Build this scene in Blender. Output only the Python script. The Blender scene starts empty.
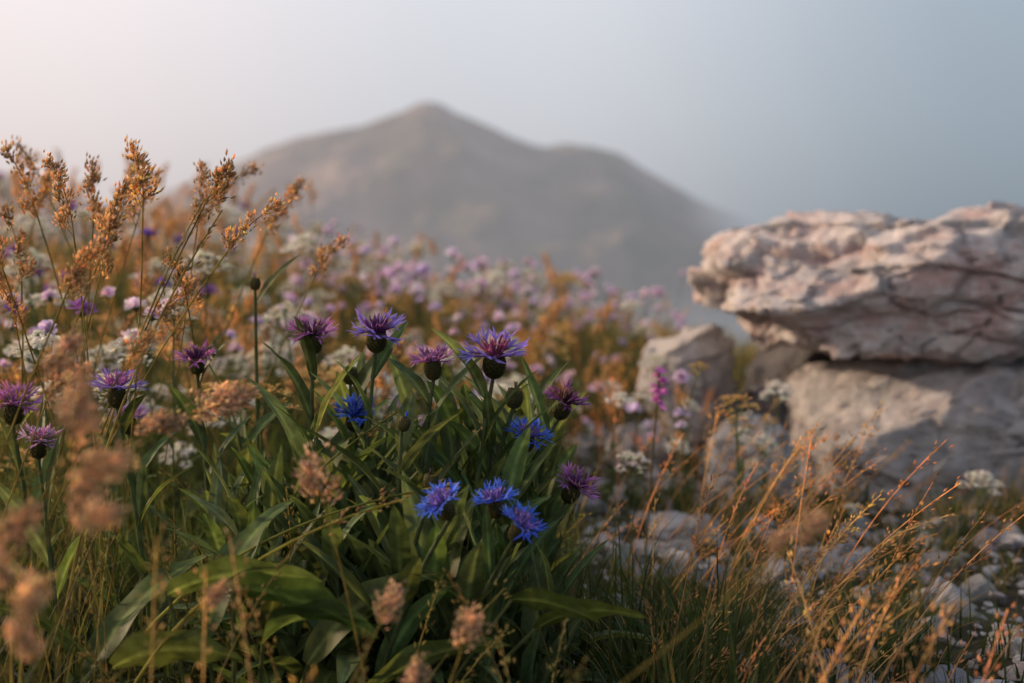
import bpy, math, numpy as np
rng=np.random.default_rng(11)
CAMZ=0.45
# ---------------------------------------------------------------- helpers
def sst(a,b,t):
    t=np.clip((np.asarray(t,float)-a)/(b-a),0,1); return t*t*(3-2*t)
def _h(i,j,k,s):
    return np.modf(np.abs(np.sin(i*127.1+j*311.7+k*74.7+s*17.13)*43758.5453))[0]
def vnoise(P,s=0):
    P=np.asarray(P,float); I=np.floor(P); F=P-I; F=F*F*(3-2*F)
    r=0
    for a in (0,1):
        for b in (0,1):
            for c in (0,1):
                w=(F[...,0] if a else 1-F[...,0])*(F[...,1] if b else 1-F[...,1])*(F[...,2] if c else 1-F[...,2])
                r=r+w*_h(I[...,0]+a,I[...,1]+b,I[...,2]+c,s)
    return r*2-1
def fbm(P,o=4,s=0):
    r=0;a=1;t=0;P=np.asarray(P,float)
    for i in range(o):
        r=r+a*vnoise(P,s+i*3.7); t+=a; a*=.5; P=P*2.03+5.1
    return r/t
def voro(P,s=0):
    """F1, F2, and a per-cell tilted plane value (chiselled facets)"""
    I=np.floor(P); n=len(P); F1=np.full(n,9.);F2=np.full(n,9.);val=np.zeros(n)
    for a in (-1,0,1):
        for b in (-1,0,1):
            for c in (-1,0,1):
                i=I[:,0]+a;j=I[:,1]+b;k=I[:,2]+c
                cp=np.stack([i+_h(i,j,k,s),j+_h(i,j,k,s+1),k+_h(i,j,k,s+2)],1)
                d=np.linalg.norm(P-cp,axis=1)
                g=np.stack([_h(i,j,k,s+3),_h(i,j,k,s+4),_h(i,j,k,s+5)],1)*2-1
                v=(_h(i,j,k,s+6)*2-1)*.35+((P-cp)*g).sum(1)*.9
                m=d<F1
                F2=np.where(m,F1,np.minimum(F2,d)); val=np.where(m,v,val); F1=np.where(m,d,F1)
    return F1,F2,val
def nrm(v):
    v=np.asarray(v,float); return v/np.maximum(np.linalg.norm(v,axis=-1,keepdims=True),1e-9)
def P3(x,y,z=0):
    x=np.asarray(x,float); return np.stack([x,np.asarray(y,float)+0*x,np.asarray(z,float)+0*x],-1)
def ground_h(x,y):
    x=np.asarray(x,float);y=np.asarray(y,float)
    xx=2.6*np.tanh(x/2.6)
    h=sst(1.2,5.0,y)*(0.095-0.16*xx)
    d=np.maximum(y-5.0,0); dr=0.35*d*d/(d+3)
    h=h-130*(1-np.exp(-dr/130))
    R=np.hypot(x,y)
    h=h+0.014*vnoise(P3(x*4,y*4),1)+0.006*vnoise(P3(x*14,y*14),2)
    h=h+np.clip(R-8,0,400)*0.03*fbm(P3(x*.02,y*.02),4,5)
    return h

class Geo:
    def __init__(s): s.v=[];s.q=[];s.t=[];s.c=[];s.n=0
    def add(s,v,q=None,t=None,c=(1,1,1)):
        v=np.asarray(v,float).reshape(-1,3); c=np.asarray(c,float)
        c=np.broadcast_to(c.reshape(-1,3) if c.ndim>1 else c,v.shape)
        if q is not None and len(q): s.q.append(np.asarray(q).reshape(-1,4)+s.n)
        if t is not None and len(t): s.t.append(np.asarray(t).reshape(-1,3)+s.n)
        s.v.append(v); s.c.append(c); s.n+=len(v)
    def arr(s):
        z=lambda L,k,d: np.concatenate(L) if L else np.zeros((0,k),d)
        return z(s.v,3,float),z(s.q,4,int),z(s.t,3,int),z(s.c,3,float)
    def inst(s,proto,M,pos,tint=None):
        V,Q,T,C=proto; M=np.asarray(M);pos=np.asarray(pos);k=len(pos); n=len(V)
        v=np.einsum('kij,nj->kni',M,V)+pos[:,None]
        off=(np.arange(k)*n)
        q=(Q[None]+off[:,None,None]).reshape(-1,4); t=(T[None]+off[:,None,None]).reshape(-1,3)
        c=np.broadcast_to(C[None],(k,n,3))
        if tint is not None: c=c*np.asarray(tint)[:,None,:]
        s.add(v.reshape(-1,3),q,t,c.reshape(-1,3))
    def obj(s,name,mat,smooth=True,loc=(0,0,0)):
        V,Q,T,C=s.arr(); V=V-np.array(loc)
        me=bpy.data.meshes.new(name)
        me.vertices.add(len(V)); me.vertices.foreach_set('co',V.ravel().astype(np.float32))
        nl=len(Q)*4+len(T)*3
        me.loops.add(nl); me.loops.foreach_set('vertex_index',np.concatenate([Q.ravel(),T.ravel()]).astype(np.int32))
        me.polygons.add(len(Q)+len(T))
        ls=np.concatenate([np.arange(len(Q))*4,len(Q)*4+np.arange(len(T))*3]).astype(np.int32)
        me.polygons.foreach_set('loop_start',ls)
        me.polygons.foreach_set('use_smooth',np.full(len(ls),smooth))
        me.update(calc_edges=True)
        a=me.color_attributes.new('Col','FLOAT_COLOR','POINT')
        a.data.foreach_set('color',np.concatenate([np.clip(C,0,.92),np.ones((len(C),1))],1).ravel().astype(np.float32))
        me.materials.append(mat)
        o=bpy.data.objects.new(name,me); o.location=loc
        bpy.context.scene.collection.objects.link(o); return o
def arc(p0,d,L,n,bend=(0,0,0)):
    ts=np.linspace(0,1,n); D=nrm(nrm(d)+np.asarray(bend)*ts[:,None])
    return np.asarray(p0)+np.concatenate([np.zeros((1,3)),np.cumsum(D[:-1]*L/(n-1),0)])
def ribbon(g,path,w,side,c,k=2,fold=0.,cmid=None,wave=0.,ph=0.):
    n=len(path);u=np.linspace(-1,1,k)
    t=nrm(np.gradient(path,axis=0)); s=np.asarray(side)-(t@np.asarray(side))[:,None]*t; s=nrm(s); N=np.cross(s,t)
    tt=np.linspace(0,1,n)
    off=np.abs(u)[None]*fold*w[:,None]+wave*w[:,None]*np.abs(u)[None]*np.sin(tt[:,None]*15+ph+u[None]*1.5)
    v=path[:,None]+s[:,None]*(w[:,None]*u[None])[...,None]+N[:,None]*off[...,None]
    c=np.broadcast_to(np.asarray(c,float),(n,3))[:,None]*np.ones((1,k,1))
    if cmid is not None: c[:,k//2]=cmid
    i=np.arange(n-1)[:,None]*k+np.arange(k-1)[None]
    q=np.stack([i,i+1,i+k+1,i+k],-1)
    g.add(v.reshape(-1,3),q,None,c.reshape(-1,3))
def tube(g,path,r,c,k=5):
    n=len(path);t=nrm(np.gradient(path,axis=0)); ref=np.array([.3,.9,.1]); a=nrm(np.cross(t,ref)); b=np.cross(t,a)
    th=np.arange(k)/k*2*np.pi; r=np.broadcast_to(np.asarray(r,float),(n,))
    v=path[:,None]+r[:,None,None]*(np.cos(th)[None,:,None]*a[:,None]+np.sin(th)[None,:,None]*b[:,None])
    i=np.arange(n-1)[:,None]*k; j=np.arange(k)[None]; j2=(j+1)%k
    q=np.stack([i+j,i+j2,i+k+j2,i+k+j],-1)
    c=np.broadcast_to(np.asarray(c,float),(n,3))[:,None]*np.ones((1,k,1))
    g.add(v.reshape(-1,3),q,None,c.reshape(-1,3))
_OT=np.array([[0,2,3],[0,3,4],[0,4,5],[0,5,2],[1,3,2],[1,4,3],[1,5,4],[1,2,5]])
def octa(g,C,D,L,W,col):
    C=np.asarray(C);D=nrm(D);n=len(C); L=np.broadcast_to(L,(n,))[:,None];W=np.broadcast_to(W,(n,))[:,None]
    a=nrm(np.cross(D,np.array([.31,.52,.79])));b=np.cross(D,a)
    v=np.stack([C-D*L/2,C+D*L/2,C+a*W-D*L*.1,C+b*W-D*L*.1,C-a*W-D*L*.1,C-b*W-D*L*.1],1)
    t=_OT[None]+(np.arange(n)*6)[:,None,None]
    col=np.broadcast_to(np.asarray(col,float),(n,3)); g.add(v,None,t,np.repeat(col,6,0))
def blades(g,P,L,az,lean,W,c0,c1,seg=4):
    P=np.asarray(P);n=len(P);t=np.linspace(0,1,seg+1)[None]
    L=np.broadcast_to(L,(n,))[:,None];lean=np.broadcast_to(lean,(n,))[:,None];W=np.broadcast_to(W,(n,))[:,None]
    hx=L*lean*(0.25*t+0.75*t**2.2); hz=L*(t-0.45*lean*t**2.6)
    h=np.stack([np.cos(az),np.sin(az)],-1)
    X=P[:,None,0]+hx*h[:,None,0];Y=P[:,None,1]+hx*h[:,None,1];Z=P[:,None,2]+hz
    ctr=np.stack([X,Y,Z],-1)
    sa=az+np.pi/2+rng.normal(0,.5,n); sd=np.stack([np.cos(sa),np.sin(sa),0*sa],-1)
    w=W*np.clip(1-t**2.5,0.04,1)*(0.6+0.8*np.minimum(t*3,1)*.5)
    v=np.stack([ctr-sd[:,None]*w[...,None],ctr+sd[:,None]*w[...,None]],2)
    i=(np.arange(seg)*2)[None]+(np.arange(n)*(seg+1)*2)[:,None]
    q=np.stack([i,i+1,i+3,i+2],-1).reshape(-1,4)
    c=c0[:,None]*(1-t[...,None])+c1[:,None]*t[...,None]
    g.add(v.reshape(-1,3),q,None,np.repeat(c.reshape(-1,3),2,0))
def rotm(az,tilt,taz,sc):
    az=np.asarray(az,float);k=len(az);tilt=np.broadcast_to(tilt,(k,));taz=np.broadcast_to(taz,(k,));sc=np.broadcast_to(sc,(k,))
    def Rz(a):
        M=np.zeros((k,3,3));c,s=np.cos(a),np.sin(a);M[:,0,0]=c;M[:,0,1]=-s;M[:,1,0]=s;M[:,1,1]=c;M[:,2,2]=1;return M
    R=np.zeros((k,3,3));c,s=np.cos(tilt),np.sin(tilt);R[:,0,0]=c;R[:,0,2]=s;R[:,2,0]=-s;R[:,2,2]=c;R[:,1,1]=1
    return (Rz(taz)@R@Rz(-taz)@Rz(az))*sc[:,None,None]
A=lambda *a: np.array(a,float)
# ---------------------------------------------------------------- materials
def newmat(name):
    m=bpy.data.materials.new(name);m.use_nodes=True;m.node_tree.nodes.clear();return m,m.node_tree.nodes,m.node_tree.links
def plantmat(name,trans=.4,rough=.55,spec=.25,vs=60,tc=(1.4,1.25,.8)):
    m,N,L=newmat(name)
    out=N.new('ShaderNodeOutputMaterial');at=N.new('ShaderNodeAttribute');at.attribute_name='Col'
    ge=N.new('ShaderNodeNewGeometry')
    no=N.new('ShaderNodeTexNoise');no.inputs['Scale'].default_value=vs;no.inputs['Detail'].default_value=2
    L.new(ge.outputs['Position'],no.inputs['Vector'])
    mr=N.new('ShaderNodeMapRange');mr.inputs[1].default_value=.3;mr.inputs[2].default_value=.7;mr.inputs[3].default_value=.68;mr.inputs[4].default_value=1.32
    L.new(no.outputs[0],mr.inputs[0])
    mx=N.new('ShaderNodeVectorMath');mx.operation='SCALE';L.new(at.outputs['Color'],mx.inputs[0]);L.new(mr.outputs[0],mx.inputs['Scale'])
    pr=N.new('ShaderNodeBsdfPrincipled');pr.inputs['Roughness'].default_value=rough
    pr.inputs['Specular IOR Level'].default_value=spec
    L.new(mx.outputs[0],pr.inputs['Base Color'])
    tr=N.new('ShaderNodeBsdfTranslucent')
    t2=N.new('ShaderNodeVectorMath');t2.operation='MULTIPLY';t2.inputs[1].default_value=tc
    L.new(mx.outputs[0],t2.inputs[0]);L.new(t2.outputs[0],tr.inputs['Color'])
    ms=N.new('ShaderNodeMixShader');ms.inputs[0].default_value=trans
    L.new(pr.outputs[0],ms.inputs[1]);L.new(tr.outputs[0],ms.inputs[2]);L.new(ms.outputs[0],out.inputs[0]);return m
M_leaf=plantmat('leaf',.38,.55,.25,90,(1.5,1.3,.7))
M_grass=plantmat('grass',.5,.65,.15,30,(1.45,1.25,.8))
M_petal=plantmat('petal',.35,.7,.1,120,(1.08,1.08,1.08))
M_seed=plantmat('seedhead',.55,.75,.1,80,(1.28,1.14,.88))
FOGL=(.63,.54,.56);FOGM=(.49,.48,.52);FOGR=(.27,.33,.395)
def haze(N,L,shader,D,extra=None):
    """aerial perspective: paints glowing fog colour into the surface with distance from the meadow"""
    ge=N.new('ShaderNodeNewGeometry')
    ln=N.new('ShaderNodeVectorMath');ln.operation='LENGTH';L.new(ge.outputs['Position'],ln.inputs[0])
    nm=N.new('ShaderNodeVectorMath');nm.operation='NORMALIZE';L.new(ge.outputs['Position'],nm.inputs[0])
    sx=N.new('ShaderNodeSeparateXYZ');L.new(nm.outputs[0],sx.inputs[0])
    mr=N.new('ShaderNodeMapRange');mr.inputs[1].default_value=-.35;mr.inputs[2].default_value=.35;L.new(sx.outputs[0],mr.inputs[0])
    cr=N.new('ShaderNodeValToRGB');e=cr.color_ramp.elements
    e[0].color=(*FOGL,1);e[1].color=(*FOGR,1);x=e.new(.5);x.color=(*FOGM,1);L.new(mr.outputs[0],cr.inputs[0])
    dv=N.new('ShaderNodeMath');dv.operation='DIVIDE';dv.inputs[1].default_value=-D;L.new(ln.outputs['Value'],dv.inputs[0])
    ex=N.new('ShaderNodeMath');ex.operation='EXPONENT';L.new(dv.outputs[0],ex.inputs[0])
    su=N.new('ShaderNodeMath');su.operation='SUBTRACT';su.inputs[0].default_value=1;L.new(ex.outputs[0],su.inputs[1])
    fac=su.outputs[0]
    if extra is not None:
        # denser haze painted on the slopes toward the east
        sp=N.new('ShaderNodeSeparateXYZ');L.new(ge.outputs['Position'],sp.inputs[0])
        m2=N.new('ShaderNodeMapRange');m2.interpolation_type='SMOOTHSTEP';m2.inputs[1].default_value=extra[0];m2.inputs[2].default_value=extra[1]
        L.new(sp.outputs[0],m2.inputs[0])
        # and painted haze on the low slopes, standing in for valley mist
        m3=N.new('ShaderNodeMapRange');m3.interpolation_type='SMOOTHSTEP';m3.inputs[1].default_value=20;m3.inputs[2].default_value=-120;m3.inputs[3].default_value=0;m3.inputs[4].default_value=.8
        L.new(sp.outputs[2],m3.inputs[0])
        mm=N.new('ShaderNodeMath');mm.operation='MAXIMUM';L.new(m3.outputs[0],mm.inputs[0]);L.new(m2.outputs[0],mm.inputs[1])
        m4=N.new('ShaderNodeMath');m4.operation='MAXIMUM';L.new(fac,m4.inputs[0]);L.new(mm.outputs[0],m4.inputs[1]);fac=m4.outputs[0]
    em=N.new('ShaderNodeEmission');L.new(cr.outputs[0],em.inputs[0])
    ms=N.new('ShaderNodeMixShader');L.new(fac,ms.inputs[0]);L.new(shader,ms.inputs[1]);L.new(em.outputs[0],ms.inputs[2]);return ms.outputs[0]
def rampmat(name,scale,cols,rough=.9,bump=.4,bscale=None,hz=None,extra=None,detail=8,bdist=.02):
    m,N,L=newmat(name);out=N.new('ShaderNodeOutputMaterial');ge=N.new('ShaderNodeNewGeometry')
    no=N.new('ShaderNodeTexNoise');no.inputs['Scale'].default_value=scale;no.inputs['Detail'].default_value=detail;no.inputs['Roughness'].default_value=.62
    L.new(ge.outputs['Position'],no.inputs['Vector'])
    cr=N.new('ShaderNodeValToRGB');e=cr.color_ramp.elements
    e[0].position=cols[0][0];e[0].color=(*cols[0][1],1);e[1].position=cols[-1][0];e[1].color=(*cols[-1][1],1)
    for p,c in cols[1:-1]:
        x=e.new(p);x.color=(*c,1)
    L.new(no.outputs[0],cr.inputs[0])
    n2=N.new('ShaderNodeTexNoise');n2.inputs['Scale'].default_value=bscale or scale*4;n2.inputs['Detail'].default_value=6
    L.new(ge.outputs['Position'],n2.inputs['Vector'])
    bp=N.new('ShaderNodeBump');bp.inputs['Strength'].default_value=bump;bp.inputs['Distance'].default_value=bdist;L.new(n2.outputs[0],bp.inputs['Height'])
    pr=N.new('ShaderNodeBsdfPrincipled');pr.inputs['Roughness'].default_value=rough;pr.inputs['Specular IOR Level'].default_value=.15
    L.new(cr.outputs[0],pr.inputs['Base Color']);L.new(bp.outputs[0],pr.inputs['Normal'])
    sh=pr.outputs[0]
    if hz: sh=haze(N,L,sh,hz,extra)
    L.new(sh,out.inputs[0]);return m
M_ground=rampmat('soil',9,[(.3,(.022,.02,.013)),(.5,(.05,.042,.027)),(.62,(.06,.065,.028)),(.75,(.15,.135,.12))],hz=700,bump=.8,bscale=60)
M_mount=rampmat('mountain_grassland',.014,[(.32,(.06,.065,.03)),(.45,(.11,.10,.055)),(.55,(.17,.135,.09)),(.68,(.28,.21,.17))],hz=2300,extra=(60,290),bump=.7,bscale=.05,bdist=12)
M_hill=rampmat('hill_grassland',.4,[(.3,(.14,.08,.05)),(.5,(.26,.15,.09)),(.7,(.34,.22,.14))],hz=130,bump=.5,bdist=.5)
def rockmat(name,pink,grey,dark,attr=False,white=(.68,.64,.62)):
    m,N,L=newmat(name);out=N.new('ShaderNodeOutputMaterial');tc=N.new('ShaderNodeTexCoord')
    co=tc.outputs['Object']
    def noise(s,d=8,r=.6,vec=co):
        n=N.new('ShaderNodeTexNoise');n.inputs['Scale'].default_value=s;n.inputs['Detail'].default_value=d;n.inputs['Roughness'].default_value=r;L.new(vec,n.inputs['Vector']);return n.outputs[0]
    mp=N.new('ShaderNodeMapping');mp.inputs['Scale'].default_value=(1,1,3.2);mp.inputs['Rotation'].default_value=(.12,.2,0);L.new(co,mp.inputs[0])
    def ramp(f,a,b,lo=0.,hi=1.):
        r=N.new('ShaderNodeMapRange');r.inputs[1].default_value=a;r.inputs[2].default_value=b;r.inputs[3].default_value=lo;r.inputs[4].default_value=hi;L.new(f,r.inputs[0]);return r.outputs[0]
    def mix(f,a,b):
        x=N.new('ShaderNodeMix');x.data_type='RGBA';L.new(f,x.inputs[0])
        for i,c in ((6,a),(7,b)):
            if isinstance(c,tuple): x.inputs[i].default_value=(*c,1)
            else: L.new(c,x.inputs[i])
        return x.outputs[2]
    c=mix(ramp(noise(5,5,.6,mp.outputs[0]),.42,.58),pink,grey)
    c=mix(ramp(noise(9,7,.72),.52,.66,0,.6),c,dark)
    c=mix(ramp(noise(60,4,.7),.58,.70,0,.5),c,tuple(x*.6 for x in dark))
    c=mix(ramp(noise(16,6,.68),.47,.58,0,.85),c,white)
    ge=N.new('ShaderNodeNewGeometry')
    c=mix(ramp(ge.outputs['Pointiness'],.39,.475,.8,0),c,tuple(x*.35 for x in dark))  # crevices darkened in the base colour, standing in for shade
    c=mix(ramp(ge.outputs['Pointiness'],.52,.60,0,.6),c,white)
    if attr:
        at=N.new('ShaderNodeAttribute');at.attribute_name='Col'
        mu=N.new('ShaderNodeVectorMath');mu.operation='MULTIPLY';L.new(c,mu.inputs[0]);L.new(at.outputs['Color'],mu.inputs[1]);c=mu.outputs[0]
    pr=N.new('ShaderNodeBsdfPrincipled');pr.inputs['Roughness'].default_value=.85;pr.inputs['Specular IOR Level'].default_value=.2;L.new(c,pr.inputs['Base Color'])
    ad=N.new('ShaderNodeMath');ad.operation='ADD';L.new(noise(35,8,.7),ad.inputs[0]);L.new(noise(12,6,.65,mp.outputs[0]),ad.inputs[1])
    bp=N.new('ShaderNodeBump');bp.inputs['Strength'].default_value=.9;bp.inputs['Distance'].default_value=.024 if not attr else .012;L.new(ad.outputs[0],bp.inputs['Height']);L.new(bp.outputs[0],pr.inputs['Normal'])
    L.new(pr.outputs[0],out.inputs[0]);return m
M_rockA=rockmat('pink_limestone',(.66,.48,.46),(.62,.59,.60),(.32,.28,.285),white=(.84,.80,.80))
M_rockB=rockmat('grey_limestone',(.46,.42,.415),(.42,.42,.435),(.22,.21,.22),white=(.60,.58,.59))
M_rockD=rockmat('painted_shade_rock',(.12,.11,.11),(.10,.10,.105),(.05,.048,.05),white=(.15,.14,.14))  # shade of the gap between the boulders put into these dark colours
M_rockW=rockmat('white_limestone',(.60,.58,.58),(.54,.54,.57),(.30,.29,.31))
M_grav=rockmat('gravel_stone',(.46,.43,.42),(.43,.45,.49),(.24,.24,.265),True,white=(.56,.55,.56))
# ---------------------------------------------------------------- terrain
def grid(name,X,Y,Z,mat):
    n,m=X.shape;g=Geo();i=np.arange(n-1)[:,None]*m+np.arange(m-1)[None]
    q=np.stack([i,i+1,i+m+1,i+m],-1);g.add(np.stack([X,Y,Z],-1),q);return g.obj(name,mat)
t=np.linspace(-1,1,361)
X,Y=np.meshgrid(1.2*np.sinh(9.6*t),2+1.2*np.sinh(9.6*t))
grid('ground',X,Y,ground_h(X,Y),M_ground)
def hills(name,mat,xs,zs,y0,depth,base,nx,ny,ns,na,pw=1.15):
    x=np.linspace(xs[0],xs[-1],nx);y=np.linspace(y0-depth,y0+depth,ny);X,Y=np.meshgrid(x,y)
    fine=P3(X/ns,Y/ns)
    Xw=X+na*1.2*fbm(fine*.7,3,9)*np.clip(np.abs(Y-y0)/depth*4,0,1)
    pr=np.interp(Xw,xs,zs)
    f=np.clip(1-(np.abs(Y-y0)/depth)**pw,0,1)
    rid=1-np.abs(fbm(fine,5,3))*2
    Z=base+(pr-base)*f+na*(rid-.6)*np.clip(1.0-f,0,.35)*2.2+na*.13*fbm(fine*3,4,4)
    grid(name,X,Y,Z,mat)
xs=[-900,-600,-413,-361,-297,-224,-160,-118,-98,-86,-70,-55,-13,20,35,60,82,98,114,156,198,240,304,410,700]
zs=[-40,-15,20,42,66,98,110,122,132,133,130,121,104,90,88,92,91,85,80,53,30,14,0,-22,-90]
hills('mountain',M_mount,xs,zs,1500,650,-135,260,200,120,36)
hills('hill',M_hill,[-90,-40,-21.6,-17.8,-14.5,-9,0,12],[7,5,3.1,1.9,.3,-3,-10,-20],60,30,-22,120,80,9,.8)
# ---------------------------------------------------------------- rocks
import bmesh
def ico(sub):
    bm=bmesh.new();bmesh.ops.create_icosphere(bm,subdivisions=sub,radius=1);bm.verts.ensure_lookup_table()
    V=np.array([v.co[:] for v in bm.verts]);T=np.array([[v.index for v in f.verts] for f in bm.faces]);bm.free();return V,T
ICO7=ico(7);ICO6=ico(6)
def rock(name,ctr,half,seed,mat,profile=None,p=4.5,tilt=(0.,0.),strata=0.,layer=.03,facet=.015,fs=5.,rough=.008,cuts=(),hi=True,yaw=0.,rc=14,rd=(.80,.95),crack=0.):
    V,T=ICO7 if hi else ICO6
    u=V/((np.abs(V)**p).sum(1)**(1/p))[:,None]
    r2=np.random.default_rng(seed)
    for _ in range(rc):      # large fracture planes
        n=nrm(r2.normal(size=3));d=r2.uniform(*rd)*(u@n).max();e=np.maximum(u@n-d,0);u=u-e[:,None]*n*.95
    S=u*np.array(half)
    S=S+0.07*min(half)*np.stack([fbm(u*1.3,2,seed),fbm(u*1.3,2,seed+5),fbm(u*1.3,2,seed+9)],1)
    for n,d in cuts:
        n=nrm(n);e=np.maximum(S@n-d,0);S=S-e[:,None]*n*.93
    if profile is not None: S=profile(S)
    out=nrm(S/np.array(half)**1.3)
    q=S*np.array([1,1,1.5])+.03*fbm(S*9,3,seed)[:,None]
    F1,F2,val=voro(q*fs,seed)
    S=S+out*(val*facet)[:,None]
    F1,F2,val=voro(q*fs*2.4,seed+20)
    S=S+out*(val*facet*.45)[:,None]
    F1,F2,val=voro(q*fs*6,seed+40)
    S=S+out*(val*facet*.13)[:,None]
    if strata:
        zz=S[:,2]+tilt[0]*S[:,0]+tilt[1]*S[:,1]+.03*fbm(S*3.,3,seed+2)+.012*fbm(S*11,3,seed+3)
        li=np.floor(zz/layer);fr=zz/layer-li
        h=_h(li,li*0+2,li*0,seed)-.5
        loc=vnoise(np.stack([S[:,0]*5,S[:,1]*5,li*7.7],1),seed+4)
        prof=(h*.9+loc*1.1)*strata - strata*.6*np.exp(-((np.minimum(fr,1-fr))/.06)**2)*sst(-.2,.4,loc)
        side=nrm(np.stack([S[:,0]/half[0]**2,S[:,1]/half[1]**2,S[:,2]*0],1))
        wz=1-np.clip(np.abs(out[:,2])*1.15-.35,0,1)
        S=S+side*(prof*wz)[:,None]
    if crack:
        for sc_,sd_ in ((A(3,3,7),1),(A(7,7,4),2)):
            c_=fbm(S*sc_+.3*fbm(S*20,3,seed)[:,None],3,seed+60+sd_)
            S=S-out*(crack*np.exp(-(c_/.015)**2))[:,None]
    S=S+out*(rough*.9*fbm(S*42,4,seed+7)+rough*1.8*fbm(S*14,4,seed+8))[:,None]
    c,s=math.cos(yaw),math.sin(yaw);S=S@np.array([[c,s,0],[-s,c,0],[0,0,1]])
    g=Geo();g.add(S+np.array(ctr),None,T);return g.obj(name,mat,True,ctr)
def prof_top(S):
    # left nose: upper slab overhangs, the lower bed is set back to the right
    z=S[:,2]-.05*S[:,0];f=sst(.005,-.030,z)
    S=S.copy();left=np.clip(-S[:,0]/.40,0,1)
    S[:,0]+=f*left*.080+sst(-.06,-.14,z)*left*.02
    S[:,2]+=-.075*sst(.0,.45,S[:,0])*(z>0)-.01*sst(-.2,-.44,S[:,0])*(z>0)+.03*np.clip(S[:,0]/.4,0,1)*(z<0)
    S[:,1]+=np.where(S[:,1]<0,f*.03,0)
    return S
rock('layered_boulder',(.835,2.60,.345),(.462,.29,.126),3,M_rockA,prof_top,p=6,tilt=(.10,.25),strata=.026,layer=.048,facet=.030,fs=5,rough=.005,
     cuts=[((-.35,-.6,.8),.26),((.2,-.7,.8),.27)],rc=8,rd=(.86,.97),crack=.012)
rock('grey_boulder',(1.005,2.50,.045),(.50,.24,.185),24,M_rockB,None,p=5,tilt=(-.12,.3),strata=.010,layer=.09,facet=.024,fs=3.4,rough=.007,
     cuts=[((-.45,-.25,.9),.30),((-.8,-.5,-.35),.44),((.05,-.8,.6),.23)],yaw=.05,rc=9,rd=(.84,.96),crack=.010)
rock('supporting_boulder',(.93,3.02,.08),(.46,.18,.22),31,M_rockD,None,strata=.01,facet=.02,fs=5,hi=False)  # widened to back the dark gap, its shade painted in the material
rock('white_boulder',(.35,2.80,.145),(.10,.11,.11),41,M_rockW,None,p=3,facet=.022,fs=8,rough=.006,hi=False,crack=.006)
rock('white_boulder',(.50,2.86,.05),(.09,.08,.07),45,M_rockB,None,p=3,facet=.018,fs=8,rough=.005,hi=False)
rock('white_boulder',(.395,2.32,.055),(.07,.075,.085),51,M_rockW,None,p=2.6,facet=.014,fs=11,rough=.005,hi=False,crack=.004)
rock('white_boulder',(.235,2.62,.05),(.055,.05,.04),61,M_rockW,None,p=3,facet=.01,fs=14,rough=.003,hi=False)
rock('white_boulder',(.185,1.86,.015),(.040,.032,.026),63,M_rockW,None,p=3,facet=.010,fs=20,rough=.003,hi=False)
rock('white_boulder',(.24,2.04,.012),(.04,.035,.026),64,M_rockW,None,p=3,facet=.010,fs=20,rough=.003,hi=False)
rock('white_boulder',(.53,1.46,.0),(.04,.035,.032),65,M_rockW,None,p=3,facet=.010,fs=20,rough=.003,hi=False)
# ---------------------------------------------------------------- gravel
def gmask(x,y):
    xl=np.interp(y,[.7,1.2,1.6,2.0,2.6,3.1],[.24,.16,.09,.06,.05,.2])+.05*vnoise(P3(x*6,y*6),33)
    return sst(-.03,.05,x-xl)*sst(3.2,2.9,y)
stones=[]
for k in range(8):
    V,T=ico(3 if k<4 else 2)
    sc=A(1,rng.uniform(.6,.95),rng.uniform(.4,.7));S=V*(1+.15*fbm(V*1.2,2,k)[:,None])
    for _ in range(12):
        n=nrm(rng.normal(size=3));d=rng.uniform(.45,.75);e=np.maximum(S@n-d,0);S=S-e[:,None]*n*.97
    S=S+V*(.05*fbm(V*3,3,k+9))[:,None]
    stones.append((S*sc,np.zeros((0,4),int),T,np.ones((len(V),3))))
def place_stones(g,n,smin,smax,pw,xr,yr,big,thr):
    x=rng.uniform(*xr,n);y=rng.uniform(*yr,n);m=(rng.random(n)<gmask(x,y)*thr);x=x[m];y=y[m];k=len(x)
    s=smin+(smax-smin)*rng.random(k)**pw
    z=ground_h(x,y)+s*.2
    id_=rng.integers(0,4,k)+(0 if big else 4)
    for j in np.unique(id_):
        mm=id_==j;kk=mm.sum();base=rng.uniform(.3 if not big else .45,1.4,(kk,1));ti=base*np.stack([rng.uniform(.90,1.14,kk),np.ones(kk),rng.uniform(.90,1.15,kk)],1)
        g.inst(stones[j],rotm(rng.uniform(0,6.28,kk),rng.normal(0,.35,kk),rng.uniform(0,6.28,kk),s[mm]),np.stack([x,y,z],1)[mm],ti)
g=Geo()
place_stones(g,950,.012,.046,2.2,(.0,1.5),(1.2,3.1),True,.9)
place_stones(g,4200,.004,.012,1.5,(.0,1.4),(1.0,3.0),False,.8)
x=rng.uniform(-.9,.3,160);y=rng.uniform(1.3,3.5,160);s=rng.uniform(.01,.03,160)
g.inst(stones[1],rotm(rng.uniform(0,6,160),.2,0,s),np.stack([x,y,ground_h(x,y)+s*.2],1),np.ones((160,3)))
g.obj('gravel',M_grav,False)
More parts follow.
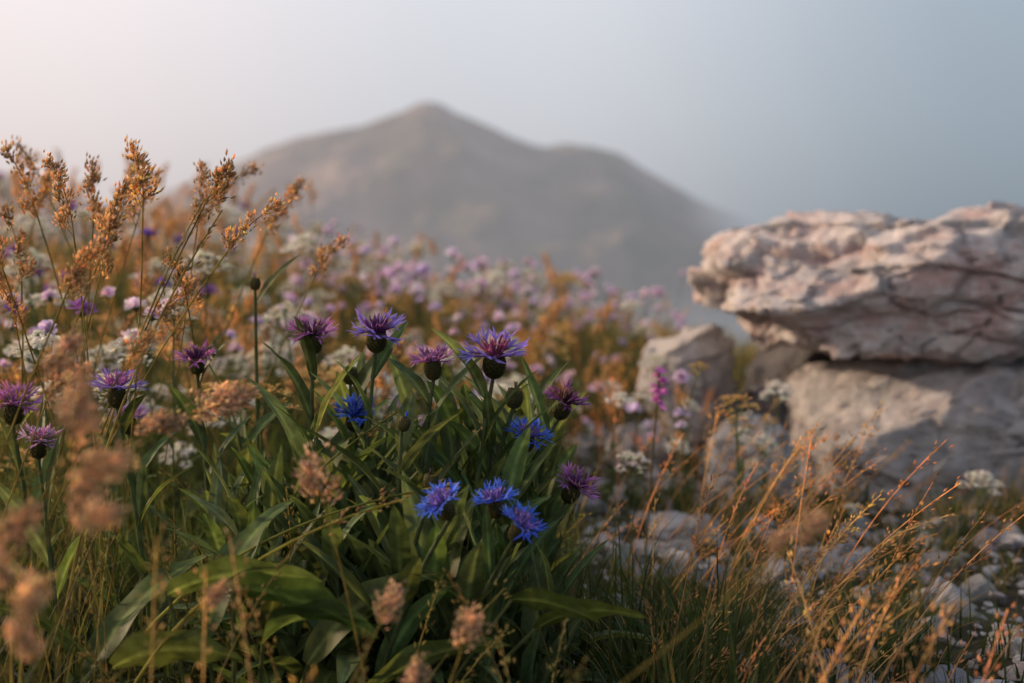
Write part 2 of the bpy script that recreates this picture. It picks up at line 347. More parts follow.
# ---------------------------------------------------------------- grass masses
def scat(n,y0,y1,spread=.52,pw=1.):
    y=y0+(y1-y0)*rng.random(n)**pw;x=rng.uniform(-1,1,n)*(spread*y+.12);return x,y
def cl(base,n,var=.25):
    return np.array(base)[None]*rng.uniform(1-var,1+var,(n,1))*rng.uniform(.9,1.1,(n,3))
def inrock(x,y):
    return ((x>.36)&(y>2.25)&(y<3.4))
g=Geo()
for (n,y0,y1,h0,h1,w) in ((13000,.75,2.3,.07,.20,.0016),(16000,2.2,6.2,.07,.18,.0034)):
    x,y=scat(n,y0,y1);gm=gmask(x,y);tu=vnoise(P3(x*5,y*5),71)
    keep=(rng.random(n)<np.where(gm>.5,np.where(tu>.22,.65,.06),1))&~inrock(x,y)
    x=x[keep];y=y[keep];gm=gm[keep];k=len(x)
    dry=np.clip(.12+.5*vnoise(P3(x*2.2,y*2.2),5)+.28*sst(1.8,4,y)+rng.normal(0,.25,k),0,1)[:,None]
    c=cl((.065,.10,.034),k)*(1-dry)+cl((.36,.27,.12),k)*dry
    c=c*np.where(y<1.5,.7,1)[:,None]  # near grass darkened in its colour, standing in for vignette
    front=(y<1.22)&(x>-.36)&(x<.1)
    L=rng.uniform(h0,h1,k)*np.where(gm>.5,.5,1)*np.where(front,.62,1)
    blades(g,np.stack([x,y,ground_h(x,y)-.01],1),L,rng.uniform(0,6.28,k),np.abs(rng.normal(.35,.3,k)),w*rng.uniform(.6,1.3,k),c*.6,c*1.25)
# dense fine tufts among the stones
for (cx,cy,r,n,h) in [(.20,1.42,.07,340,.10),(.145,1.6,.05,220,.09),(.35,1.40,.08,420,.08),(.43,1.56,.06,220,.06),(.26,2.15,.06,240,.08),(.55,1.95,.07,260,.06),(.66,2.08,.08,320,.08),(.82,2.1,.08,280,.08),(.33,1.80,.05,180,.06),(.14,1.3,.07,320,.12),(.5,2.2,.06,240,.06),(.47,1.75,.06,200,.05),(.26,1.6,.05,200,.07)]:
    x=cx+rng.normal(0,r*.5,n);y=cy+rng.normal(0,r*.5,n);c=cl((.06,.095,.035),n)*rng.uniform(.7,1.4,(n,1))
    dry=(rng.random((n,1))<.22);c=np.where(dry,cl((.36,.25,.11),n),c)
    rr=np.hypot(x-cx,y-cy)/r
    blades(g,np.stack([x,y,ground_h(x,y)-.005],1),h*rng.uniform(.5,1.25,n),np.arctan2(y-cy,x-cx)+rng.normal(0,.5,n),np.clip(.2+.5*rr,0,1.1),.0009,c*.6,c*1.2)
g.obj('meadow_grass',M_grass)
g=Geo();n=3400;x,y=scat(n,.85,4.5,.5,1.3);m=(gmask(x,y)<.3);x=x[m];y=y[m];k=len(x)
c=cl((.050,.085,.030),k,.35)
blades(g,np.stack([x,y,ground_h(x,y)-.01],1),rng.uniform(.05,.14,k)*np.where((y<1.22)&(x>-.36),.7,1),rng.uniform(0,6.28,k),rng.uniform(.3,1.1,k),rng.uniform(.004,.010,k),c*.7,c*1.2,6)
g.obj('herb_undergrowth',M_leaf)
def panicle(g,path,n,col,L=.005,W=.0009,spread=.006,frac=.3):
    m=len(path);i=(m-1)*(1-frac*rng.random(n));a=np.floor(i).astype(int).clip(0,m-2);f=(i-a)[:,None]
    P=path[a]*(1-f)+path[a+1]*f;t=nrm(path[a+1]-path[a])
    o=rng.normal(0,1,(n,3))*spread
    octa(g,P+o,t+nrm(o)*.6,L*rng.uniform(.7,1.4,n),W,cl(col,n,.3))
g=Geo()
def drystem(x,y,L,az,lean,col,heads=40,r=.0006,sp=.0035):
    p=arc((x,y,float(ground_h(x,y))-.01),(math.cos(az)*lean*.4,math.sin(az)*lean*.4,1),L,12,(math.cos(az)*lean*1.1,math.sin(az)*lean*1.1,-lean*.25))
    tube(g,p,np.linspace(r*1.4,r*.6,12),np.array(col)*np.linspace(.6,1.2,12)[:,None],3)
    if heads: panicle(g,p,heads,col,.006,.001,sp,.28)
for _ in range(115):
    y=rng.uniform(1.0,2.1);x=rng.uniform(.06,.32)+rng.normal(0,.05)+.10*(y-1)
    drystem(x,y,rng.uniform(.10,.27),rng.normal(.15,.7),rng.uniform(.3,1.2),cl((.58,.40,.20),1)[0],rng.integers(0,26))
for _ in range(20):   # bold arching stems in front of the boulder
    y=rng.uniform(1.1,1.7);x=rng.uniform(.12,.30)
    drystem(x,y,rng.uniform(.20,.32),rng.normal(.2,.5),rng.uniform(.5,1.1),cl((.70,.46,.22),1)[0],rng.integers(15,50),.0008,.004)
for _ in range(16):   # near, out of focus
    y=rng.uniform(.72,.95);x=rng.uniform(.12,.33);drystem(x,y,rng.uniform(.16,.27),rng.normal(.3,.8),rng.uniform(.3,1.0),cl((.62,.42,.22),1)[0],rng.integers(10,50),.0008,.004)
for _ in range(16):
    y=rng.uniform(.65,.9);x=rng.uniform(-.34,-.08);drystem(x,y,rng.uniform(.16,.30),rng.uniform(-3,3),rng.uniform(.2,.8),cl((.55,.42,.22),1)[0],rng.integers(10,50),.0008,.004)
for _ in range(40):
    y=rng.uniform(1.3,2.2);x=rng.uniform(.3,.9);drystem(x,y,rng.uniform(.06,.14),rng.uniform(-1,1.5),rng.uniform(.3,1.1),cl((.46,.32,.17),1)[0],rng.integers(0,15))
for _ in range(260):
    y=rng.uniform(2.0,5.2);r_=rng.uniform(-.42,.12);x=r_*y;drystem(x,y,rng.uniform(.18,.34)*(1 if r_<-.12 else .75),rng.uniform(-3,3),rng.uniform(.05,.6),cl((.68,.48,.24),1)[0],75,.001,.006)
for _ in range(22):
    y=rng.uniform(2.3,3.2);x=rng.uniform(.03,.13)*y;drystem(x,y,rng.uniform(.10,.2),rng.uniform(-3,3),rng.uniform(.05,.6),cl((.66,.44,.2),1)[0],60,.001,.006)
for _ in range(60):
    y=rng.uniform(.85,1.6);x=rng.uniform(-.4,.05)*y;drystem(x,y,rng.uniform(.14,.26),rng.uniform(-3,3),rng.uniform(.1,.8),cl((.28,.25,.10),1)[0],20)
g.obj('dry_grass',M_seed)
# ---------------------------------------------------------------- cocksfoot
def cocks(L=.065,stem=.5,lobes=10,fluff=.0034,col=(.66,.50,.30),per=34,wid=.014,lean=.25):
    g=Geo();az=rng.uniform(0,6.28);d=A(math.cos(az)*lean,math.sin(az)*lean,1)
    hp=arc((0,0,0),d,L,8,(math.cos(az)*.6,math.sin(az)*.6,-.1))
    sp=arc((0,0,0),-d,stem,9,(math.cos(az)*.45*lean*2,math.sin(az)*.45*lean*2,0))
    tube(g,sp,.0009,(.25,.22,.07),4);tube(g,hp,.0007,(.38,.27,.1),3)
    for i in range(lobes):
        t=i/(lobes-1);k=t*6.99;a=int(k);c=hp[a]*(1-(k-a))+hp[min(a+1,7)]*(k-a)
        th=rng.uniform(0,6.28);r=wid*(1-t)**.8*rng.uniform(.3,1.1)
        ce=c+A(math.cos(th)*r,math.sin(th)*r,r*.6)
        if r>.006: tube(g,np.array([c-A(0,0,.006),ce]),.0005,(.3,.2,.08),3)
        n=int(per*rng.uniform(.7,1.2)*(1.1-.5*t));off=rng.normal(0,1,(n,3))*A(fluff,fluff,fluff*1.4)
        octa(g,ce+off,nrm(off)*.5+A(0,0,.8)+A(math.cos(th),math.sin(th),0)*.3,rng.uniform(.0045,.0075,n),.0012,cl(col,n,.45))
    return g.arr()
CK=[cocks(rng.uniform(.04,.08),lobes=rng.integers(7,13),wid=rng.uniform(.010,.020),lean=rng.uniform(.1,.5)) for _ in range(9)]
FL=[cocks(.036,.35,9,.0046,(.68,.54,.40),46,.014,.4) for _ in range(5)]
def heads(g,protos,items,tintvar=.15,tint=(1,1,1)):
    for (x,y,z,sc,ti,ta) in items:
        p=protos[rng.integers(len(protos))]
        g.inst(p,rotm([rng.uniform(0,6.28)],ti,ta,sc),[[x,y,z]],[np.array(tint)*rng.uniform(1-tintvar,1+tintvar)])
g=Geo()
it=[]
for (x,y,z,sc,ti) in [(-.315,1.22,.475,.9,.3),(-.265,1.25,.48,1.,.4),(-.34,1.2,.445,.9,.4),(-.36,1.15,.40,.9,.2),(-.27,1.35,.43,.9,.3),
    (-.40,1.3,.45,.9,.4),(-.43,1.2,.42,.8,.4),(-.33,1.5,.46,.9,.2),(-.22,1.6,.40,.8,.3),(-.42,1.6,.46,1,.2),(-.5,1.45,.40,1,.4),(-.30,1.1,.345,.7,.4),
    (-.39,1.35,.41,.8,.3),(-.47,1.3,.42,.8,.3),(-.32,1.4,.38,.9,.4),(-.44,1.5,.46,1,.3),(-.36,1.45,.36,.9,.3),
    (-.5,1.5,.47,1,.2),(-.55,1.7,.49,1.,.3),(-.6,1.8,.47,1,.3),(-.46,1.7,.49,1,.2),(-.38,1.8,.48,1,.3),(-.3,1.75,.45,1,.3),(-.49,1.4,.36,.9,.3)]:
    it.append((x,y,z,sc,ti,rng.normal(.2,.8)))
for _ in range(130):
    y=rng.uniform(1.7,5.0);c_=rng.random()<.78
    x=y*rng.uniform(-.42,-.14) if c_ else y*rng.uniform(-.2,.11)
    it.append((x,y,float(ground_h(x,y))+(rng.uniform(.2,.37) if c_ else rng.uniform(.14,.26)),rng.uniform(.8,1.3),min(abs(rng.normal(0,.3)),.45),rng.normal(.2,1)))
heads(g,CK,it);g.obj('cocksfoot_grass',M_seed)
g=Geo();it=[]
for (x,y,z,sc,ti,ta) in [(-.135,1.00,.262,.85,.2,2.),(-.232,1.04,.318,.8,1.3,0.1),(-.215,1.04,.322,.7,1.3,0.1),(-.262,1.0,.315,.7,1.1,.3),(-.25,.80,.335,.8,.3,0),(-.235,.78,.315,.7,1.0,.2),
    (-.245,.80,.285,.7,.6,.4),(-.29,.80,.27,.7,.5,1),(-.285,.80,.245,.7,.3,2),(-.31,.95,.36,.7,1.2,.1),(-.20,.92,.205,.5,1.1,.2),(-.085,.93,.195,.6,.6,.5),(-.032,.93,.175,.7,.5,.2),
    (-.19,.88,.15,.55,1.0,0),(-.34,1.05,.33,.8,.5,0),(.175,.84,.27,.55,1.,.3),(.160,.86,.255,.45,1.1,.3),(-.24,.70,.20,.6,.5,0),(-.22,.72,.30,.5,.8,0),(-.06,.9,.155,.5,.5,1.),(-.25,.72,.25,.6,.8,0),(-.255,.74,.225,.5,.4,2)]:
    it.append((x,y,z,sc,ti,ta))
heads(g,FL,it,.15);g.obj('fluffy_grass',M_seed)
# ---------------------------------------------------------------- yarrow
def yarrow(R=.035,br=11,fl=9,stem=.45,col=(.90,.87,.76)):
    g=Geo();g0=A(0,0,-.045)
    sp=arc((0,0,-.045),A(rng.normal(0,.1),rng.normal(0,.1),-1),stem,8,(rng.normal(0,.15),rng.normal(0,.15),0))
    tube(g,sp,.0014,(.16,.19,.08),5)
    for i in range(br):
        a=i*2.4+rng.normal(0,.2);r=R*math.sqrt((i+.4)/br)
        e=A(math.cos(a)*r,math.sin(a)*r,-.9*r*r/R*.7+rng.normal(0,.0015))
        pth=np.array([g0+A(0,0,rng.uniform(-.01,.008)),(g0+e)*.5+A(e[0]*.25,e[1]*.25,-.004),e-A(0,0,.003)]);tube(g,pth,.0007,(.18,.22,.09),3)
        for j in range(fl):
            b=rng.uniform(0,6.28);q=.0110*math.sqrt((j+.3)/fl);c=e+A(math.cos(b)*q,math.sin(b)*q,rng.normal(0,.0012)-q*q*30)
            tube(g,np.array([e-A(0,0,.006),c-A(0,0,.001)]),.0004,(.2,.24,.1),3)
            cc=cl(col,1,.12)[0];np_=5;th=np.arange(np_)/np_*6.28+rng.uniform(0,6)
            d=np.stack([np.cos(th),np.sin(th),np.full(np_,.1)],1);s=np.stack([-np.sin(th),np.cos(th),0*th],1)
            nt=A(rng.normal(0,.4),rng.normal(-.3,.4),0)
            d=d+(-(d@nt))[:,None]*A(0,0,1)
            w=.0023;l=rng.uniform(.0036,.0046)
            v=np.stack([c+d*.0004,c+d*l*.6-s*w,c+d*l,c+d*l*.6+s*w],1);g.add(v,np.arange(np_*4).reshape(-1,4),None,cc)
            octa(g,[c+A(0,0,.0006)],[[0,0,1]],.0024,.0014,cc*A(.85,.75,.5))
    for i in range(7):
        k=2+i*.7;p=sp[min(int(k),7)];a=rng.uniform(0,6.28)
        pp=arc(p,(math.cos(a),math.sin(a),.8),.045,5,(0,0,-.5));ribbon(g,pp,np.array([.001,.004,.005,.003,.0003]),(-math.sin(a),math.cos(a),0),(.09,.13,.05),3,.3)
    return g.arr()
YA=[yarrow(rng.uniform(.026,.040),rng.integers(10,14)) for _ in range(6)]
YO=[yarrow(.03,10,6,.4,(.66,.46,.18)) for _ in range(2)]
g=Geo();it=[]
for (x,y,z,sc) in [(-.61,1.8,.31,1),(-.52,1.8,.30,.9),(-.62,1.9,.37,.9),(-.75,2.5,.485,1.1),(-.85,2.5,.48,1.1),(-.80,2.4,.465,1.),(-.40,1.85,.42,.9),
    (-.55,2.2,.40,1),(-.43,1.6,.33,.8),(-.37,1.55,.37,.7),(-.30,1.9,.35,.9),(-.47,1.65,.28,1),(-.35,2.4,.44,1.),(-.6,3,.5,1.1),(-.55,1.7,.27,.9),(-.41,1.45,.30,.7),(-.5,1.5,.34,.7),(-.46,1.9,.37,.8),(-.68,2.0,.42,1)]:
    it.append((x,y,z,sc,abs(rng.normal(.25,.15)),-1.5))
for _ in range(115):
    y=rng.uniform(1.8,4.8);x=y*(rng.uniform(-.42,-.08) if rng.random()<.75 else rng.uniform(-.1,.12));it.append((x,y,float(ground_h(x,y))+rng.uniform(.15,.29),rng.uniform(.7,1.25),abs(rng.normal(.3,.15)),rng.uniform(-2.2,-.8)))
heads(g,YA,it,.15);g.obj('yarrow_flowers',M_petal)
g=Geo();it=[]
for _ in range(120):
    y=rng.uniform(1.5,4.4);x=y*rng.uniform(-.4,.06);it.append((x,y,float(ground_h(x,y))+rng.uniform(.18,.3),rng.uniform(.7,1.2),abs(rng.normal(.15,.2)),rng.uniform(-3,0)))
heads(g,YO,it,.2);g.obj('golden_umbel_flowers',M_petal)
for (x,y,z,sc,P) in [(.40,2.1,.222,.7,YA),(.375,2.1,.145,.6,YA),(.155,1.8,.165,.7,YA),(.645,1.92,.118,.75,YA),(.29,1.8,.24,.75,YO),(.24,1.82,.28,.45,YO),(.30,1.85,.205,.6,YO),(.345,1.9,.2,.4,YO),(.15,1.95,.225,.5,YA),
   (.22,2.4,.17,.6,YA),(.10,2.3,.18,.7,YA),(.18,2.6,.17,.7,YA),(.37,2.15,.10,.5,YA),(.33,2.0,.17,.5,YA),(.50,2.05,.05,.4,YA),(.26,2.2,.12,.5,YA),(.30,2.4,.16,.6,YA)]:
    g=Geo();heads(g,P,[(x,y,z,sc,.4,-1.4)],.08,(.97,.97,1.0));g.obj('yarrow_plant',M_petal)
# ---------------------------------------------------------------- pink flowers
def pinkhead(col,R=.015,n=34,stem=.4):
    g=Geo();sp=arc((0,0,-.004),A(rng.normal(0,.12),rng.normal(0,.12),-1),stem,7,(rng.normal(0,.2),rng.normal(0,.2),0));tube(g,sp,.0011,(.13,.17,.07),4)
    octa(g,[[0,0,-.002]],[[0,0,1]],.014,.006,(.12,.15,.08))
    for i in range(n):
        t=(i+.5)/n;ph=t*1.7;a=i*2.4;d=A(math.cos(a)*math.sin(ph),math.sin(a)*math.sin(ph),math.cos(ph)*.8+.1)
        l=R*(.65+.35*t)*rng.uniform(.8,1.2);p=arc((0,0,.001),d,l,4,(0,0,-.3*t));w=np.array([.0008,.002,.0036,.0018])*rng.uniform(.8,1.2)
        c=cl(col,1,.12)[0];ribbon(g,p,w,(-math.sin(a),math.cos(a),0)+rng.normal(0,.5,3),c,2)
    return g.arr()
PK=[pinkhead((.84,.66,.84)),pinkhead((.78,.68,.88)),pinkhead((.90,.68,.80)),pinkhead((.88,.76,.86))]
PU=[pinkhead((.26,.14,.50),.018),pinkhead((.40,.18,.48),.016)]
g=Geo();it=[]
for _ in range(230):
    y=rng.uniform(2.1,5.1);r=np.clip(rng.normal(-.01,.085),-.24,.12)
    x=y*r;it.append((x,y,float(ground_h(x,y))+rng.uniform(.12,.26)*(1 if r<0 else .85),rng.uniform(.6,1.3),abs(rng.normal(.3,.3)),rng.uniform(-3,0)))
for (cx,cy) in ((-.45,3.6),(-.30,3.2),(-.1,3.5),(.1,3.8),(-.55,4.2),(.2,4.2)):   # clumps
    for _ in range(18):
        x=cx+rng.normal(0,.10);y=cy+rng.normal(0,.15);it.append((x,y,float(ground_h(x,y))+rng.uniform(.18,.31),rng.uniform(.7,1.4),abs(rng.normal(.3,.3)),rng.uniform(-3,0)))
for _ in range(22):
    y=rng.uniform(1.5,2.3);x=y*rng.uniform(-.40,-.08);it.append((x,y,float(ground_h(x,y))+rng.uniform(.24,.36),rng.uniform(.7,1.1),.3,rng.uniform(-3,0)))
heads(g,PK,it,.12);g.obj('pink_wildflowers',M_petal)
g=Geo();it=[]
for _ in range(24):
    y=rng.uniform(1.5,4.6);x=y*rng.uniform(-.42,-.18);it.append((x,y,float(ground_h(x,y))+rng.uniform(.22,.38),rng.uniform(.8,1.2),.3,rng.uniform(-3,0)))
heads(g,PU,it,.2);g.obj('purple_scabious_flowers',M_petal)
g=Geo();b=A(.165,1.75,0);p=arc(b,(.05,0,1),.275,10,(.03,0,0));tube(g,p,.0014,(.16,.14,.07),5)
for i in range(5):
    t=.87+.13*i/4;c=b+(p[-1]-b)*t;a=i*2.4-1.5
    for s in range(5):
        aa=a+(s-2)*.55;pp=arc(c,(math.cos(aa),math.sin(aa),1.1-.55*abs(s-1)),.015*rng.uniform(.7,1.1),5,(0,0,-.9));ribbon(g,pp,np.array([.001,.003,.0048,.004,.001]),(-math.sin(aa),math.cos(aa),.3),cl((.66,.22,.60),1)[0],3,.2)
g.obj('purple_orchid',M_petal)
# ---------------------------------------------------------------- cornflowers
def bloom(g,c,axis,outc,inc,size=1.,n_out=14,open_=1.,kind=0):
    axis=nrm(axis);a=nrm(np.cross(axis,A(.2,.9,.3)));b=np.cross(axis,a)
    c=np.asarray(c,float);s=size
    rows=8
    prof=lambda t:(.0086*math.sin(math.pi*(.14+.66*t))**.75)*s
    H=.021*s
    path=np.array([c-axis*H*(1-t) for t in np.linspace(0,1,9)]);tube(g,path,[prof(t)*.93 for t in np.linspace(0,1,9)],(.06,.07,.035),10)
    for r in range(rows):
        t=r/rows
        for k in range(11):
            th=(k+.5*(r%2))/11*6.283;rad=math.cos(th)*a+math.sin(th)*b;tg=-math.sin(th)*a+math.cos(th)*b
            p0=c-axis*H*(1-t)+rad*prof(t)*.95;p2=c-axis*H*(1-min(t+.26,1.06))+rad*(prof(min(t+.26,1))+.0016*s)
            pm=(p0+p2)/2+rad*.0007*s
            w=.0024*s
            g.add([p0-tg*w*.7,p0+tg*w*.7,pm+tg*w,pm-tg*w,p2],[[0,1,2,3]],[[3,2,4]],[(.07,.09,.04)]*2+[(.12,.12,.06)]*2+[(.03,.015,.015)])
    if kind==2:
        n=26
        th=rng.uniform(0,6.28,n);d=axis+.25*(np.cos(th)[:,None]*a+np.sin(th)[:,None]*b);octa(g,c+d*.002,d,.012*s,.0010*s,cl(outc,n,.3));return
    for k in range(n_out):
        th=(k+rng.uniform(-.3,.3))/n_out*6.283;rad=math.cos(th)*a+math.sin(th)*b;tg=-math.sin(th)*a+math.cos(th)*b
        el=rng.uniform(-.25,.85)
        L=.014*s*rng.uniform(.85,1.15);d=rad+axis*(el+.35)
        p=arc(c-axis*.002*s+rad*.003*s,d,L,5,rad*.5-axis*.25);cc=cl(outc,1,.22)[0]
        tube(g,p,np.array([.0005,.0005,.0007,.0010,.0014])*s,np.linspace(.8,1,5)[:,None]*(cc*.75+np.array(inc)*.25),4)
        dd=nrm(p[-1]-p[-2])
        for j in range(5):
            f=(j-2)*.38+rng.normal(0,.1);ld=nrm(dd*math.cos(f)+tg*math.sin(f)+axis*rng.normal(.12,.25))
            lp=arc(p[-1],ld,.0145*s*rng.uniform(.7,1.15),5,axis*rng.normal(.1,.35)+tg*rng.normal(0,.2))
            ribbon(g,lp,np.array([.0008,.0012,.0012,.0008,.0001])*s,np.cross(ld,axis+.3*rad),cc*np.array([.8,.95,1.05,1.15,1.25])[:,None],3,.35)
    for k in range(34):
        th=rng.uniform(0,6.283);q=math.sqrt(rng.random());rad=math.cos(th)*a+math.sin(th)*b
        d=axis+rad*q*.85;p=arc(c+rad*q*.004*s-axis*.002,d,.016*s*rng.uniform(.75,1.15),5,rad*.2*q+rng.normal(0,.12,3));cc=cl(inc,1,.3)[0]
        tube(g,p,np.array([.0005,.0005,.0008,.0009,.0004])*s,np.stack([cc*.6,cc*.7,cc,cc*.9,cc*.5+A(.4,.25,.42)*.6]),4)
        if rng.random()<.5:
            for j in range(2):
                ribbon(g,arc(p[3],d+rng.normal(0,.6,3),.006*s,3),np.array([.0006,.0005,.0001])*s,rng.normal(size=3),cc*1.2,2)
BLUE=(.07,.17,.92);VIO=(.26,.20,.72);PUR=(.45,.19,.55);DPUR=(.20,.07,.28);LIL=(.46,.32,.62)
LC=(.080,.128,.052)
def lanceleaf(g,p0,d,L,W,bend,col=LC,side=None,fold=.35,wave=.06,n=16,k=7):
    p=arc(p0,d,L,n,bend);t=np.linspace(0,1,n)
    w=W*np.sin(np.pi*np.clip(t*.93+.05,0,1)**.85)**.8*(1-t*.12);w[-1]=.0002
    side=np.cross(nrm(d),A(0,0,1)) if side is None else np.asarray(side,float)
    if np.linalg.norm(side)<.05: side=A(1,0,0)
    c=np.array(col)*rng.uniform(.65,1.35)*np.array([rng.uniform(.9,1.25),1,rng.uniform(.8,1.15)]);ribbon(g,p,w,side+rng.normal(0,.15,3),c*(np.linspace(.8,1.25,n))[:,None],k,fold,c*1.9+A(.02,.02,.01),wave,rng.uniform(0,6))
def shoot(g,base,top,nl,leafL=(.09,.16),leafW=(.009,.015),up=.5,tlo=.08,thi=.93,col=LC):
    base=np.asarray(base,float);top=np.asarray(top,float)
    m=(base+top)/2+A((top-base)[0]*.25,(top-base)[1]*.25,.02)*-1+A(0,0,.03)
    t=np.linspace(0,1,14)[:,None];p=(1-t)**2*base+2*t*(1-t)*m+t*t*top
    tube(g,p,np.linspace(.0032,.0018,14),(.11,.15,.065),6)
    for i in range(nl):
        tt=tlo+(thi-tlo)*(i+rng.uniform(-.2,.2))/max(nl-1,1);tt=min(max(tt,.02),.95);k=tt*13;a=int(k);c=p[a]*(1-(k-a))+p[a+1]*(k-a)
        az=i*2.4+rng.normal(0,.5)+base[0]*40;rad=A(math.cos(az),math.sin(az),0)
        sc=1-.55*max(tt-.35,0)
        L=rng.uniform(*leafL)*sc;W=rng.uniform(*leafW)*sc
        lanceleaf(g,c,rad*rng.uniform(.3,.75)*up*1.6+A(0,0,1),L,W,rad*rng.uniform(.1,.9)+A(0,0,-rng.uniform(0,.5)),col,wave=.10)
    return nrm(p[-1]-p[-2])
main=[((-.190,1.35,.352),PUR,(.16,.07,.16),.95,0),((-.125,1.32,.357),VIO,DPUR,1.0,0),((-.072,1.28,.333),PUR,PUR,.85,0),((-.015,1.28,.338),VIO,(.42,.12,.28),1.1,0),
 ((-.150,1.34,.277),BLUE,BLUE,.9,0),((.015,1.30,.262),BLUE,VIO,.78,0),((.050,1.35,.288),DPUR,(.18,.08,.09),.9,0),((.060,1.34,.208),PUR,DPUR,.9,0),
 ((-.056,1.12,.234),BLUE,VIO,.76,0),((-.014,1.15,.230),BLUE,VIO,.74,0),((.008,1.12,.216),BLUE,VIO,.76,0),
 ((-.069,1.2,.243),(.08,.06,.07),PUR,.7,2),((.003,1.3,.305),(.2,.13,.1),PUR,.85,2),((-.094,1.25,.285),BLUE,PUR,.6,2),((-.16,1.40,.315),(.16,.13,.1),PUR,.8,2)]
g=Geo();tilts=[(.0,-.35,1),(.15,-.35,1),(-.05,-.2,1),(.1,-.5,1),(-.1,-.45,1),(.2,-.3,1),(.3,-.2,1),(.5,-.3,1),(-.5,-.35,1),(-.1,-.3,1),(.5,-.3,1),(0,0,1),(.1,0,1),(.3,0,1),(0,0,1)]
for (c,oc,ic,s,kd),ax in zip(main,tilts):
    c=np.array(c);ax=nrm(ax);bottom=c-ax*.021*s
    bx=-.10+(c[0]+.06)*.6+rng.normal(0,.015);by=c[1]+rng.uniform(.0,.05)+(.06 if c[1]<1.2 else 0)
    shoot(g,(bx,by,-.01),bottom,9 if c[2]>.25 else 5,thi=.92 if c[2]>.25 else .6)
    bloom(g,c,ax,oc,ic,s,kind=kd)
for i in range(62):
    x=rng.uniform(-.32,.05);y=rng.uniform(1.2,1.5)
    h=rng.uniform(.13,.27)*(1-1.5*max(0,x+.0));h=h*(.8 if y<1.3 else 1.05)
    shoot(g,(-.10+(x+.10)*.8,y,-.01),(x,y+rng.normal(0,.02),h),9,leafL=(.08,.15),leafW=(.008,.016),thi=.97,up=.45 if x<.0 else .3)
for _ in range(46):
    az=rng.uniform(3.0,6.6);r=rng.uniform(.05,.15);c=A(-.12+math.cos(az)*r*1.1,1.34+math.sin(az)*r,rng.uniform(.0,.06))
    rad=A(math.cos(az),math.sin(az),0);lanceleaf(g,c,rad+A(0,0,rng.uniform(.5,1.6)),rng.uniform(.09,.15),rng.uniform(.011,.018),rad*.5+A(0,0,-rng.uniform(.5,1.4)))
g.obj('cornflower_plant',M_leaf)
def small_plant(c,oc,ic,s,ax,base,nl=6,kd=0):
    g=Geo();ax=nrm(ax);c=np.array(c);gz=float(ground_h(base[0],base[1]));shoot(g,(base[0],base[1],gz-.01),c-ax*.021*s,nl,leafL=(.07,.13),leafW=(.007,.012));bloom(g,c,ax,oc,ic,s,kind=kd);g.obj('cornflower_plant',M_leaf)
small_plant((-.349,1.25,.312),VIO,PUR,.9,(.1,-.3,1),(-.33,1.3))
small_plant((-.312,1.40,.325),PUR,DPUR,.8,(0,-.2,1),(-.30,1.42))
small_plant((-.476,1.35,.285),PUR,PUR,1.0,(.2,-.3,1),(-.46,1.38))
small_plant((-.271,1.5,.40),(.25,.2,.35),PUR,.6,(0,0,1),(-.27,1.5),3,2)
small_plant((-.43,1.28,.26),LIL,PUR,.8,(.1,-.2,1),(-.42,1.3))
small_plant((-.385,1.42,.262),LIL,PUR,.8,(.1,-.2,1),(-.38,1.45))
g=Geo()
BL=(.080,.128,.040)
for (x,y,z,az,el,L,W,sd) in [(-.27,1.10,.165,0.,.5,.125,.018,(0,-.6,.8)),(-.215,1.08,.175,-.05,-.05,.12,.024,(0,-.7,.7)),(-.25,1.14,.12,.9,2.6,.15,.018,(1,-.3,0)),
   (-.20,1.12,.12,-.6,.9,.12,.022,(.2,-.6,.7)),(-.17,1.16,.09,.2,1.6,.14,.017,(1,-.4,-.2)),(.0,1.14,.15,-.2,.1,.075,.013,(0,-.6,.8)),(.02,1.16,.12,-.4,.7,.10,.013,(.2,-.6,.7)),
   (-.33,1.16,.07,2.8,1.2,.14,.018,(0,-.6,.8)),(-.32,1.12,.10,-.3,.6,.12,.020,(0,-.6,.8)),(-.36,1.17,.07,.7,1.8,.17,.017,(1,-.2,0)),(-.12,1.14,.07,.1,.9,.13,.017,(0,-.5,.8))]:
    rad=A(math.cos(az),math.sin(az),0)
    q0=A(x*.6-.1,y+.06,-.005);st=arc(q0,A(x,y,z)-q0,np.linalg.norm(A(x,y,z)-q0),6);tube(g,st,.0018,(.14,.17,.07),5)
    lanceleaf(g,(x,y,z),rad+A(0,0,el),L,W,rad*.4+A(0,0,-.8),BL,side=sd,fold=.2,wave=.16,n=24,k=9)
g.obj('broad_leaved_herb',M_leaf)
g=Geo()
for (x,y,az,L,lean,c) in [(-.36,1.15,.1,.42,1.1,(.24,.26,.07)),(-.33,1.1,.0,.36,.9,(.3,.3,.07)),(-.30,1.25,.3,.4,.7,(.2,.22,.07)),(-.4,1.2,.5,.5,.35,(.3,.27,.1)),(-.42,1.3,.3,.5,.3,(.3,.27,.1))]:
    rad=A(math.cos(az),math.sin(az),0);p=arc((x,y,float(ground_h(x,y))),rad*.25*lean+A(0,0,1),L,16,rad*lean*1.3+A(0,0,-lean*.7))
    tube(g,p,np.linspace(.0016,.0008,16),c,4);panicle(g,p,26,(.4,.3,.15),.006,.0012,.003,.2)
g.obj('tall_grass_stems',M_grass)
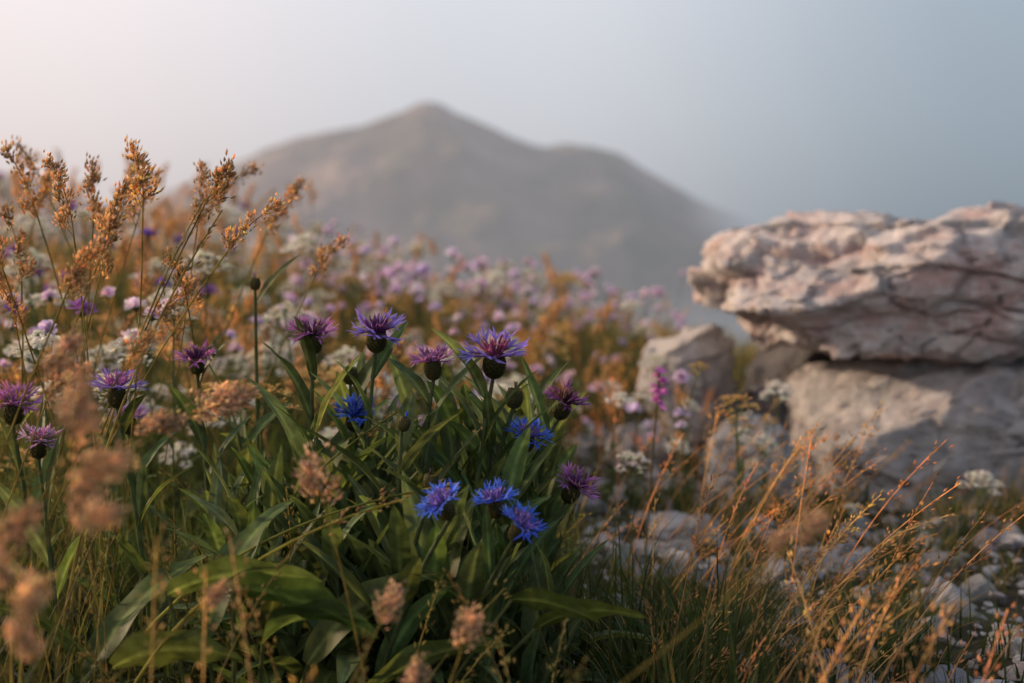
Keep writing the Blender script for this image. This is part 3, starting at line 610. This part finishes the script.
# ---------------------------------------------------------------- sky and light
w=bpy.data.worlds.new('World');bpy.context.scene.world=w;w.use_nodes=True;N=w.node_tree.nodes;L=w.node_tree.links;N.clear()
SUN_EL,SUN_AZ=18,70
out=N.new('ShaderNodeOutputWorld');tc=N.new('ShaderNodeTexCoord')
sk=N.new('ShaderNodeTexSky');sk.sky_type='NISHITA';sk.sun_disc=False;sk.sun_elevation=math.radians(SUN_EL);sk.sun_rotation=math.radians(-SUN_AZ);sk.dust_density=3
b1=N.new('ShaderNodeBackground');b1.inputs[1].default_value=.010;L.new(sk.outputs[0],b1.inputs[0])
sx=N.new('ShaderNodeSeparateXYZ');L.new(tc.outputs['Generated'],sx.inputs[0])
mr=N.new('ShaderNodeMapRange');mr.inputs[1].default_value=-1;mr.inputs[2].default_value=1;L.new(sx.outputs[0],mr.inputs[0])
cr=N.new('ShaderNodeValToRGB');e=cr.color_ramp.elements;cr.color_ramp.interpolation='EASE'
e[0].color=(1.0,.76,.62,1);e[1].color=(.32,.39,.47,1)
for p,c in ((.33,(.91,.82,.83)),(.5,(.68,.695,.75)),(.67,(.36,.43,.505))):
    x=e.new(p);x.color=(*c,1)
L.new(mr.outputs[0],cr.inputs[0])
mz=N.new('ShaderNodeMapRange');mz.inputs[1].default_value=-.1;mz.inputs[2].default_value=.9;L.new(sx.outputs[2],mz.inputs[0])
cz=N.new('ShaderNodeValToRGB');e=cz.color_ramp.elements
e[0].color=(.5,.5,.52,1);e[1].color=(.74,.75,.78,1)
for p,c in ((.1,.68),(.18,.86),(.26,1.0),(.45,.9)):
    x=e.new(p);x.color=(c,c,c,1)
L.new(mz.outputs[0],cz.inputs[0])
mu=N.new('ShaderNodeVectorMath');mu.operation='MULTIPLY';L.new(cr.outputs[0],mu.inputs[0]);L.new(cz.outputs[0],mu.inputs[1])
b2=N.new('ShaderNodeBackground');b2.inputs[1].default_value=1.0;L.new(mu.outputs[0],b2.inputs[0])
ad=N.new('ShaderNodeAddShader');L.new(b1.outputs[0],ad.inputs[0]);L.new(b2.outputs[0],ad.inputs[1]);L.new(ad.outputs[0],out.inputs[0])
from mathutils import Vector
s=bpy.data.lights.new('sun','SUN');s.energy=5.0;s.angle=math.radians(3);s.color=(1,.71,.47)
so=bpy.data.objects.new('sun',s);bpy.context.scene.collection.objects.link(so)
el=math.radians(SUN_EL);az=math.radians(SUN_AZ)
d=Vector((-math.sin(az)*math.cos(el),math.cos(az)*math.cos(el),math.sin(el)))
so.rotation_euler=d.to_track_quat('Z','Y').to_euler();so.location=(-5,4,4)
# ---------------------------------------------------------------- camera
c=bpy.data.cameras.new('camera');c.lens=50;c.sensor_width=36;c.clip_start=.05;c.clip_end=30000
c.dof.use_dof=True;c.dof.focus_distance=1.30;c.dof.aperture_fstop=4.0
co=bpy.data.objects.new('camera',c);co.location=(0,0,CAMZ);co.rotation_euler=(math.radians(90-4.46),0,0)
bpy.context.scene.collection.objects.link(co);bpy.context.scene.camera=co
vs=bpy.context.scene.view_settings;vs.view_transform='Standard';vs.look='None';vs.exposure=0
